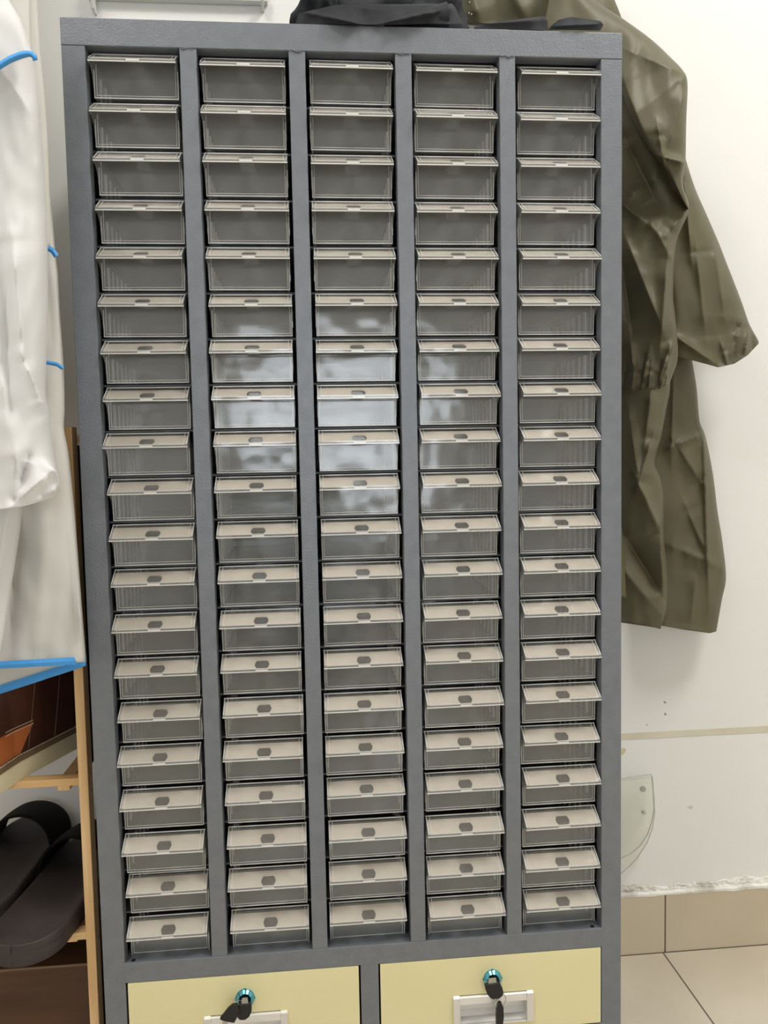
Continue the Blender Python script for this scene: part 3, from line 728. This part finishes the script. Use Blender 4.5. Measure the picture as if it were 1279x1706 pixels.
quarter(bm, .279, [(960, 1310), (1034, 1301), (1087, 1294), (1090, 1330), (1091, 1355), (1088, 1378), (1078, 1405), (1062, 1430), (1048, 1445), (1034, 1457), (1000, 1472), (960, 1480)], .003)
part('acrylic_panel', bm, [M['acryl'], M['acryl_edge']], gp, label='rear clear panel')
bm = bmesh.new(); p = at(1073.5, 1355, .257); cyl(bm, (p.x, .2575, p.z), .0030, .0045, 'y', 20); part('metal_standoff', bm, M['keymetal'], gp, bevel=.0006)
bm = bmesh.new(); p = at(1070, 1314, .262); cyl(bm, (p.x, .2585, p.z), .0045, .004, 'y', 20); part('suction_pad', bm, M['acryl_edge'], gp, bevel=.001)

# ------------------------------------------------------------------ shoe rack at left
rack = empty('shoe_rack', (-.25, .15, 0), 'bamboo shoe rack standing left of the grey cabinet', 'shoe rack')
PX = -.0130
RZ = HC - .4345
def rp(name, bm, m=None, **k): return part(name, bm, m or M['bamboo'], rack, **k)
for x0 in (PX-.0108, -.545):
    for y0 in (.02, .255):
        bm = bmesh.new(); box(bm, x0, x0+.0108, y0, y0+.02, 0, RZ); rp('post', bm, bevel=.0008)
for z in (HC-.842, HC-1.029, RZ-.006):
    for k, y0 in enumerate((.0205, .14, .24)):
        bm = bmesh.new(); box(bm, -.5342, PX-.0108, y0, y0+(.016 if k == 0 else .022), z-.0086, z); rp('shelf_slat', bm, M['slat'], bevel=.0006)
for x0 in (PX-.040, -.50):
    for z in (HC-.842, HC-1.029):
        bm = bmesh.new(); box(bm, x0, x0+.014, .0365, .255, z-.020, z-.0088); rp('cross_rail', bm, M['bamboo'])
bm = bmesh.new(); box(bm, PX-.0095, PX-.0075, .041, .254, HC-.8420, RZ-.02); rp('gap_shade_sheet', bm, M['hole'], label='added black sheet standing for the deep shade of the gap')  # added black sheet, gives the gap beside the post its shade
for z in (HC-.60, HC-.86, HC-1.04):
    bm = bmesh.new(); cyl(bm, (PX, .030, z), .0022, .0008, 'x', 14); rp('screw_cap', bm, M['keymetal'])
bx = empty('storage_box', (-.27, .15, 0), 'dark brown lidded box on the floor under the shoe rack', 'box')
zb = HC - 1.082
bm = bmesh.new(); box(bm, -.52, PX-.014, .045, .25, zb-.006, zb); part('box_lid', bm, M['brownbox'], bx, bevel=.0012)
bm = bmesh.new(); box(bm, -.515, PX-.018, .052, .245, 0, zb-.006); part('box_body', bm, M['brownbox'], bx)
bm = bmesh.new(); box(bm, -.52, PX-.014, .0436, .0452, zb-.0022, zb+.0004); part('lid_edge', bm, M['welt'], bx)

# boot
def place(o, loc, ax):      # local x axis -> direction ax (2-D)
    o.location = loc; o.rotation_euler = (0, 0, math.atan2(ax[1], ax[0]))
boot = empty('boot', (0, 0, 0), 'brown leather boot with cream sole on the upper rack shelf', 'boot')
def outline(s, L=.29, Wd=.105):
    # half width along the foot; s 0 heel .. 1 toe
    pts = ((0, 0), (.03, .40), (.1, .62), (.3, .66), (.5, .70), (.7, .94), (.82, .98), (.92, .78), (.98, .42), (1, 0))
    for a, b_ in zip(pts, pts[1:]):
        if a[0] <= s <= b_[0]: return Wd/2*lerp(a[1], b_[1], (s-a[0])/(b_[0]-a[0]))
    return 0
def slab(bm, z0f, z1f, k=1.0, L=.29, n=40, mi=0, ex=0):
    prev = None
    for i in range(n+1):
        s = .5-.5*math.cos(math.pi*i/n); x = (s-.5)*(L+2*ex); hw = outline(s)*k + (ex if 0 < i < n else 0)
        hw = max(hw, .0015)
        ring = [bm.verts.new((x, -hw, z0f(s))), bm.verts.new((x, -hw, z1f(s))), bm.verts.new((x, hw, z1f(s))), bm.verts.new((x, hw, z0f(s)))]
        if prev:
            for q in range(4):
                f = bm.faces.new((prev[q], ring[q], ring[(q+1) % 4], prev[(q+1) % 4])); f.material_index = mi
        else: bm.faces.new(ring)
        prev = ring
    bm.faces.new(prev[::-1])
zs0 = lambda s: .0 + .012*max(0, s-.75)*4*max(0, s-.75)*4*.3
bm = bmesh.new(); slab(bm, zs0, lambda s: .022, 1.0, ex=.004); link('sole', bm, M['sole'], boot, True, .003)
bm = bmesh.new(); slab(bm, lambda s: .022, lambda s: .0285, 1.0, ex=.0055); link('welt', bm, M['welt'], boot, True, .001)
# stitches on the welt, one line on each side
for sg in (-1, 1):
    bm = bmesh.new(); n = 60
    for i in range(3, n-3):
        s = i/n; x = (s-.5)*.29; dx = .0032
        tube(bm, [(x-dx*.5, sg*(outline(s)+.0030), .0288), (x+dx*.5, sg*(outline(s+dx/.29)+.0030), .0288)], .0005, 5)
    link('welt_stitching', bm, M['thread'], boot)
# upper: loft of rings
def upper_h(s):
    return lerp(.175, .168, s/.35) if s < .35 else (lerp(.168, .085, (s-.35)/.2) if s < .55 else lerp(.085, .062, (s-.55)/.3) if s < .85 else .062*math.sqrt(max(0, 1-((s-.85)/.15)**2))*.9+.006)
bm = bmesh.new(); prev = None; n = 170; K = 90
for i in range(n+1):
    s = .004 + .992*(.5-.5*math.cos(math.pi*i/n)); x = (s-.5)*.288; hw = max(outline(s), .001); H = upper_h(s)
    ring = []
    for k in range(K+1):
        a = math.pi*k/K
        fl = .55 if s < .45 else .8
        yy = math.cos(a); zz = math.sin(a)
        yy = math.copysign(abs(yy)**.75, yy); top = max(0, zz)**.7
        narrow = 1 - .18*top*(1 if s > .35 else .9)
        ring.append(bm.verts.new((x, hw*yy*narrow, .028 + H*top)))
    if prev:
        for k in range(K):
            f = bm.faces.new((prev[k], prev[k+1], ring[k+1], ring[k]))
    prev = ring
link('upper', bm, M['leather'], boot, True)
bm = bmesh.new()
for sg in (-1, 1):
    for dz in (0, .004):
        for i in range(0, 24):
            s = .39 + .16*i/24; x = (s-.5)*.288; hw = outline(s); H = upper_h(s); z = .0565+dz
            top = (z-.028)/H
            if top >= 1: continue
            zz = top**(1/.7); yy = math.sqrt(max(0, 1-zz*zz))**.75
            y = hw*yy*(1-.18*top) + .0006
            tube(bm, [(x, sg*y, z), (x+.0013, sg*y, z)], .0004, 5)
link('panel_stitching', bm, M['thread'], boot)
bm = bmesh.new()
for s0, s1 in ((.33, .43), (.18, .27)):
    for sg in (-1, 1):
        P_ = []
        for q in range(12):
            s = lerp(s1, s0, q/11); z = .030 + .10*q/11; x = (s-.5)*.288; hw = outline(s); H = upper_h(s)
            top = min(.999, (z-.028)/H); zz = top**(1/.7); yy = math.sqrt(max(0, 1-zz*zz))**.75
            P_.append((x, sg*(hw*yy*(1-.18*top)+.0004), z))
        tube(bm, P_, .0004, 5)
link('seam', bm, M['welt'], boot)
ax = Vector((-.40, -.9165)); nrm = Vector((.9165, -.40))
e0 = Vector((-.0745, .026)) - nrm*.055 + ax*.008
place(boot, (e0.x, e0.y, HC-.842), ax)

# slippers
def slipper(label, loc, ax, zt=0, pit=0):
    sl = empty('slipper', (0, 0, 0), label, 'slipper', 'slippers on the lower rack shelf')
    L, Wd = .27, .098
    def ow(s):
        if s < .17: k = .86*math.sqrt(max(0, 1-((.17-s)/.17)**2))
        elif s < .5: k = .86
        elif s < .75: k = .86 + .12*(.5-.5*math.cos(math.pi*(s-.5)/.25))
        else: k = .98*math.sqrt(max(0, 1-((s-.75)/.25)**2.3))
        return Wd/2*k
    bm = bmesh.new(); prev = None; n = 56
    for i in range(n+1):
        s = .5-.5*math.cos(math.pi*i/n); x = (s-.5)*L; hw = max(ow(s), .001)
        pr = [(-1, .002), (-1.0, .013), (-.985, .0145), (-1.0, .016), (-.99, .024), (-.94, .0262), (-.88, .0245), (-.5, .0225), (0, .0215), (.5, .0225), (.88, .0245), (.94, .0262), (.99, .024), (1.0, .016), (.985, .0145), (1.0, .013), (1, .002), (.95, 0), (-.95, 0)]
        ring = [bm.verts.new((x*(1 if abs(u) > .9 else .985), hw*u, z)) for u, z in pr]
        if prev:
            for q in range(len(ring)): bm.faces.new((prev[q], ring[q], ring[(q+1) % len(ring)], prev[(q+1) % len(ring)]))
        else: bm.faces.new(ring)
        prev = ring
    bm.faces.new(prev[::-1]); link('footbed', bm, M['foam'], sl, True)
    bm = bmesh.new(); prev = None; n = 30
    for i in range(n+1):
        a = math.pi*i/n; rr2 = []
        for q in range(9):
            s = lerp(.56, .84, q/8); x = (s-.5)*L + .01*math.sin(a); hw = ow(s)+.003
            hh = .058 - .012*(q/8)
            rr2.append((x, hw*math.cos(a), .012 + hh*max(0, math.sin(a))**.8))
        inner = [(p[0], p[1]*.95, p[2]-.003*math.sin(a)) for p in rr2][::-1]
        ring = [bm.verts.new(p) for p in rr2 + inner]
        if prev:
            for q in range(len(ring)): bm.faces.new((prev[q], ring[q], ring[(q+1) % len(ring)], prev[(q+1) % len(ring)]))
        else: bm.faces.new(ring)
        prev = ring
    bm.faces.new(prev[::-1]); link('strap', bm, M['blackstrap'], sl, True)
    sl.location = loc; sl.rotation_euler = (0, pit, math.atan2(ax[1], ax[0]))
    return sl
slipper('dark brown slipper on the lower rack shelf, beside the rack post', (-.068, .095, HC-1.0286), (.14, 1))
slipper('dark brown slipper on the lower rack shelf, cut by the photo edge', (-.160, .170, HC-1.0286), (.03, 1), pit=0)

# ------------------------------------------------------------------ white gowns at left
ga = empty('white_gown', at(20, 850, -.1), 'crumpled white film gown with blue trim, nearest the camera at left', 'gown')
cloth('sleeve', [[(-320, 90), (-120, 100), (0, 112), (40, 92), (57, 98)], [(-320, 150), (-120, 150), (63, 150)], [(-320, 240), (-120, 240), (70, 240)], [(-320, 320), (-120, 320), (76, 318)], [(-320, 400), (-120, 400), (79, 400)], [(-320, 480), (-120, 480), (80, 480)],
      [(-320, 560), (-120, 560), (79, 560)], [(-320, 650), (-120, 650), (76, 650)], [(-320, 700), (-120, 700), (83, 695)], [(-320, 760), (-120, 755), (90, 758)], [(-320, 800), (-120, 800), (97, 790), (100, 812)],
      [(-320, 850), (-120, 856), (0, 849), (37, 844), (60, 838), (78, 831), (92, 828), (99, 819)]],
      -.10, M['white'], ga, .05, [ridge(20, 400, 40, 600, .012, 14, 20), ridge(40, 600, 78, 690, .012, 8, 14), ridge(5, 420, 20, 760, -.010, 16, 12), ridge(10, 130, 60, 200, .006, 10, 14), ridge(60, 180, 68, 300, .006, 6, 14),
      ridge(80, 790, 30, 835, .010, 6, 10), ridge(97, 812, 72, 828, .006, 4, 6), ridge(28, 825, 45, 770, -.008, 6, 8), ridge(0, 600, 30, 800, .010, 16, 20), ridge(88, 760, 96, 800, .006, 5, 5)],
      nu=90, nv=150, seed=21, wob=.006, edge=14)
cloth('shoulder_flap', [[(-320, -160), (-120, -160), (-20, -150), (5, -120)], [(-320, -60), (-100, -60), (2, -50)], [(-320, 0), (-100, 0), (16, 0)], [(-320, 40), (-100, 40), (36, 36)], [(-320, 80), (-100, 90), (10, 92), (40, 80), (51, 80)], [(-320, 110), (-100, 120), (0, 113), (38, 92), (56, 92)]],
      -.165, M['white'], ga, .012, nu=60, nv=60, seed=23, wob=.004, edge=10)
cloth('collar_layer', [[(-60, -120), (30, -120), (49, -120)], [(-60, -20), (20, -20), (49, -20)], [(-60, 60), (20, 60), (50, 60)], [(-60, 110), (20, 110), (53, 110)]], -.075, M['cream'], ga, .004, nu=24, nv=40, seed=25, back=False)
cloth('inner_layer', [[(-60, -120), (30, -120), (58, -120)], [(-60, -20), (30, -20), (61, -20)], [(-60, 80), (30, 80), (66, 80)], [(-60, 160), (30, 160), (74, 160)], [(-60, 260), (30, 260), (80, 260)], [(-60, 410), (30, 410), (84, 410)]], -.062, M['cream'], ga, .008, nu=24, nv=60, seed=27, back=False)
bm = bmesh.new(); tp = [(-320, 150), (-160, 150), (-60, 136), (-20, 124), (0, 109), (18, 98), (36, 91), (50, 89), (57, 93), (59, 101)]
P_ = [at(x, y, -.20 + (.03 if i == len(tp)-1 else 0)) for i, (x, y) in enumerate(tp)]
def strip(bm, tp, Yc, wpx, th=.0022):
    rs = resample(tp, 60); prev = None
    for i, (x, y) in enumerate(rs):
        a = rs[max(0, i-1)]; b_ = rs[min(60, i+1)]; L = math.hypot(b_[0]-a[0], b_[1]-a[1]) or 1; nx, ny = -(b_[1]-a[1])/L, (b_[0]-a[0])/L
        Yq = Yc(i/60) if callable(Yc) else Yc; w_ = wpx(i/60) if callable(wpx) else wpx
        ring = [bm.verts.new(at(x-nx*w_, y-ny*w_, Yq)), bm.verts.new(at(x, y, Yq-th)), bm.verts.new(at(x+nx*w_, y+ny*w_, Yq)), bm.verts.new(at(x, y, Yq+th*.6))]
        if prev:
            for q in range(4): bm.faces.new((prev[q], ring[q], ring[(q+1) % 4], prev[(q+1) % 4]))
        else: bm.faces.new(ring)
        prev = ring
    bm.faces.new(prev[::-1])
bm = bmesh.new(); strip(bm, tp, lambda t: -.186, lambda t: 6.2*(1-.35*max(0, (t-.93)/.07)), .005); part('blue_trim', bm, M['blue'], ga, smooth=True, label='bright blue edge binding')
cloth('lower_skirt', [[(-320, 780), (-100, 790), (30, 800), (42, 800)], [(-320, 850), (-100, 850), (37, 850)], [(-320, 900), (-100, 900), (31, 900)], [(-320, 950), (-100, 960), (23, 950)], [(-320, 1020), (-100, 1030), (12, 1020)], [(-320, 1080), (-100, 1095), (1, 1090)]],
      -.075, M['white'], ga, .012, [ridge(10, 850, -5, 1000, .008, 10, 10)], nu=50, nv=60, seed=29, wob=.004, edge=8)

gb = empty('white_gown', at(70, 1110, -.02), 'white film gown with blue hem hanging in front of the shoe rack', 'gown')
cloth('front_panel', [[(-320, 330), (40, 330), (84, 330)], [(-320, 412), (40, 412), (92, 424)], [(-320, 460), (40, 460), (96, 460)], [(-320, 520), (40, 520), (99, 520)], [(-320, 605), (40, 605), (105, 605)], [(-320, 680), (40, 680), (107, 680)], [(-320, 712), (40, 712), (106, 714)],
      [(-320, 760), (40, 760), (114, 760)], [(-320, 850), (40, 850), (123, 850)], [(-320, 950), (40, 950), (131, 950)], [(-320, 1040), (40, 1040), (138, 1040)], [(-320, 1128), (0, 1112), (70, 1104), (143, 1103)]],
      -.028, M['cream'], gb, .016, [ridge(125, 860, 132, 1080, .008, 12, 6), ridge(75, 880, 60, 1060, .004, 20, 20), ridge(30, 860, 15, 1090, -.008, 12, 12), ridge(88, 430, 98, 600, .004, 6, 6)], nu=70, nv=120, seed=31, wob=.004, edge=12, back=False)
cloth('back_panel', [[(-320, 1000), (40, 1000), (132, 1000)], [(-320, 1060), (40, 1060), (139, 1060)], [(-320, 1200), (-60, 1174), (30, 1146), (90, 1124), (142, 1106)]], -.006, M['cream'], gb, .002, nu=60, nv=40, seed=33, back=False)
bm = bmesh.new(); strip(bm, [(-320, 1134), (-100, 1118), (0, 1108), (70, 1104), (128, 1101), (142, 1104)], lambda t: -.060 + .030*max(0, (t-.8)/.2)**2, lambda t: 6.2, .0012)
part('front_hem', bm, M['blue'], gb, label='bright blue front hem')
bm = bmesh.new(); strip(bm, [(-320, 1196), (-60, 1170), (0, 1149), (50, 1133), (92, 1119), (130, 1109), (143, 1105)], lambda t: -.010 - .008*max(0, (t-.85)/.15), lambda t: 6.8*(1-.45*max(0, (t-.9)/.1)), .0012)
part('back_hem', bm, M['blue'], gb, label='bright blue back hem')
bm = bmesh.new(); strip(bm, [(60, 404), (78, 412), (88, 418), (94, 427)], -.056, 4.5, .002); part('blue_piping', bm, M['blue'], gb)
bm = bmesh.new(); strip(bm, [(40, 603), (78, 604), (95, 607), (105, 614)], -.056, 3.2, .002); part('blue_piping', bm, M['blue'], gb)

cloth('gap_shade_cloth', [[(-320, -260), (-100, -260), (20, -260), (36, -240)], [(-320, -100), (-100, -100), (30, -100), (44, -100)], [(-320, 80), (-100, 80), (40, 80), (58, 80)], [(-320, 250), (-100, 250), (50, 250), (72, 250)], [(-320, 420), (-100, 420), (60, 420), (84, 420)], [(-320, 560), (-100, 560), (60, 560), (94, 560)], [(-320, 690), (-100, 690), (70, 690), (98, 690)]],
      .155, M['cream'], gb, .12, nu=50, nv=60, seed=37, wob=.004, edge=14, label='added unseen cloth volume that shades the gap beside the cabinet')  # added cloth volume, keeps light out of the gap by the wall
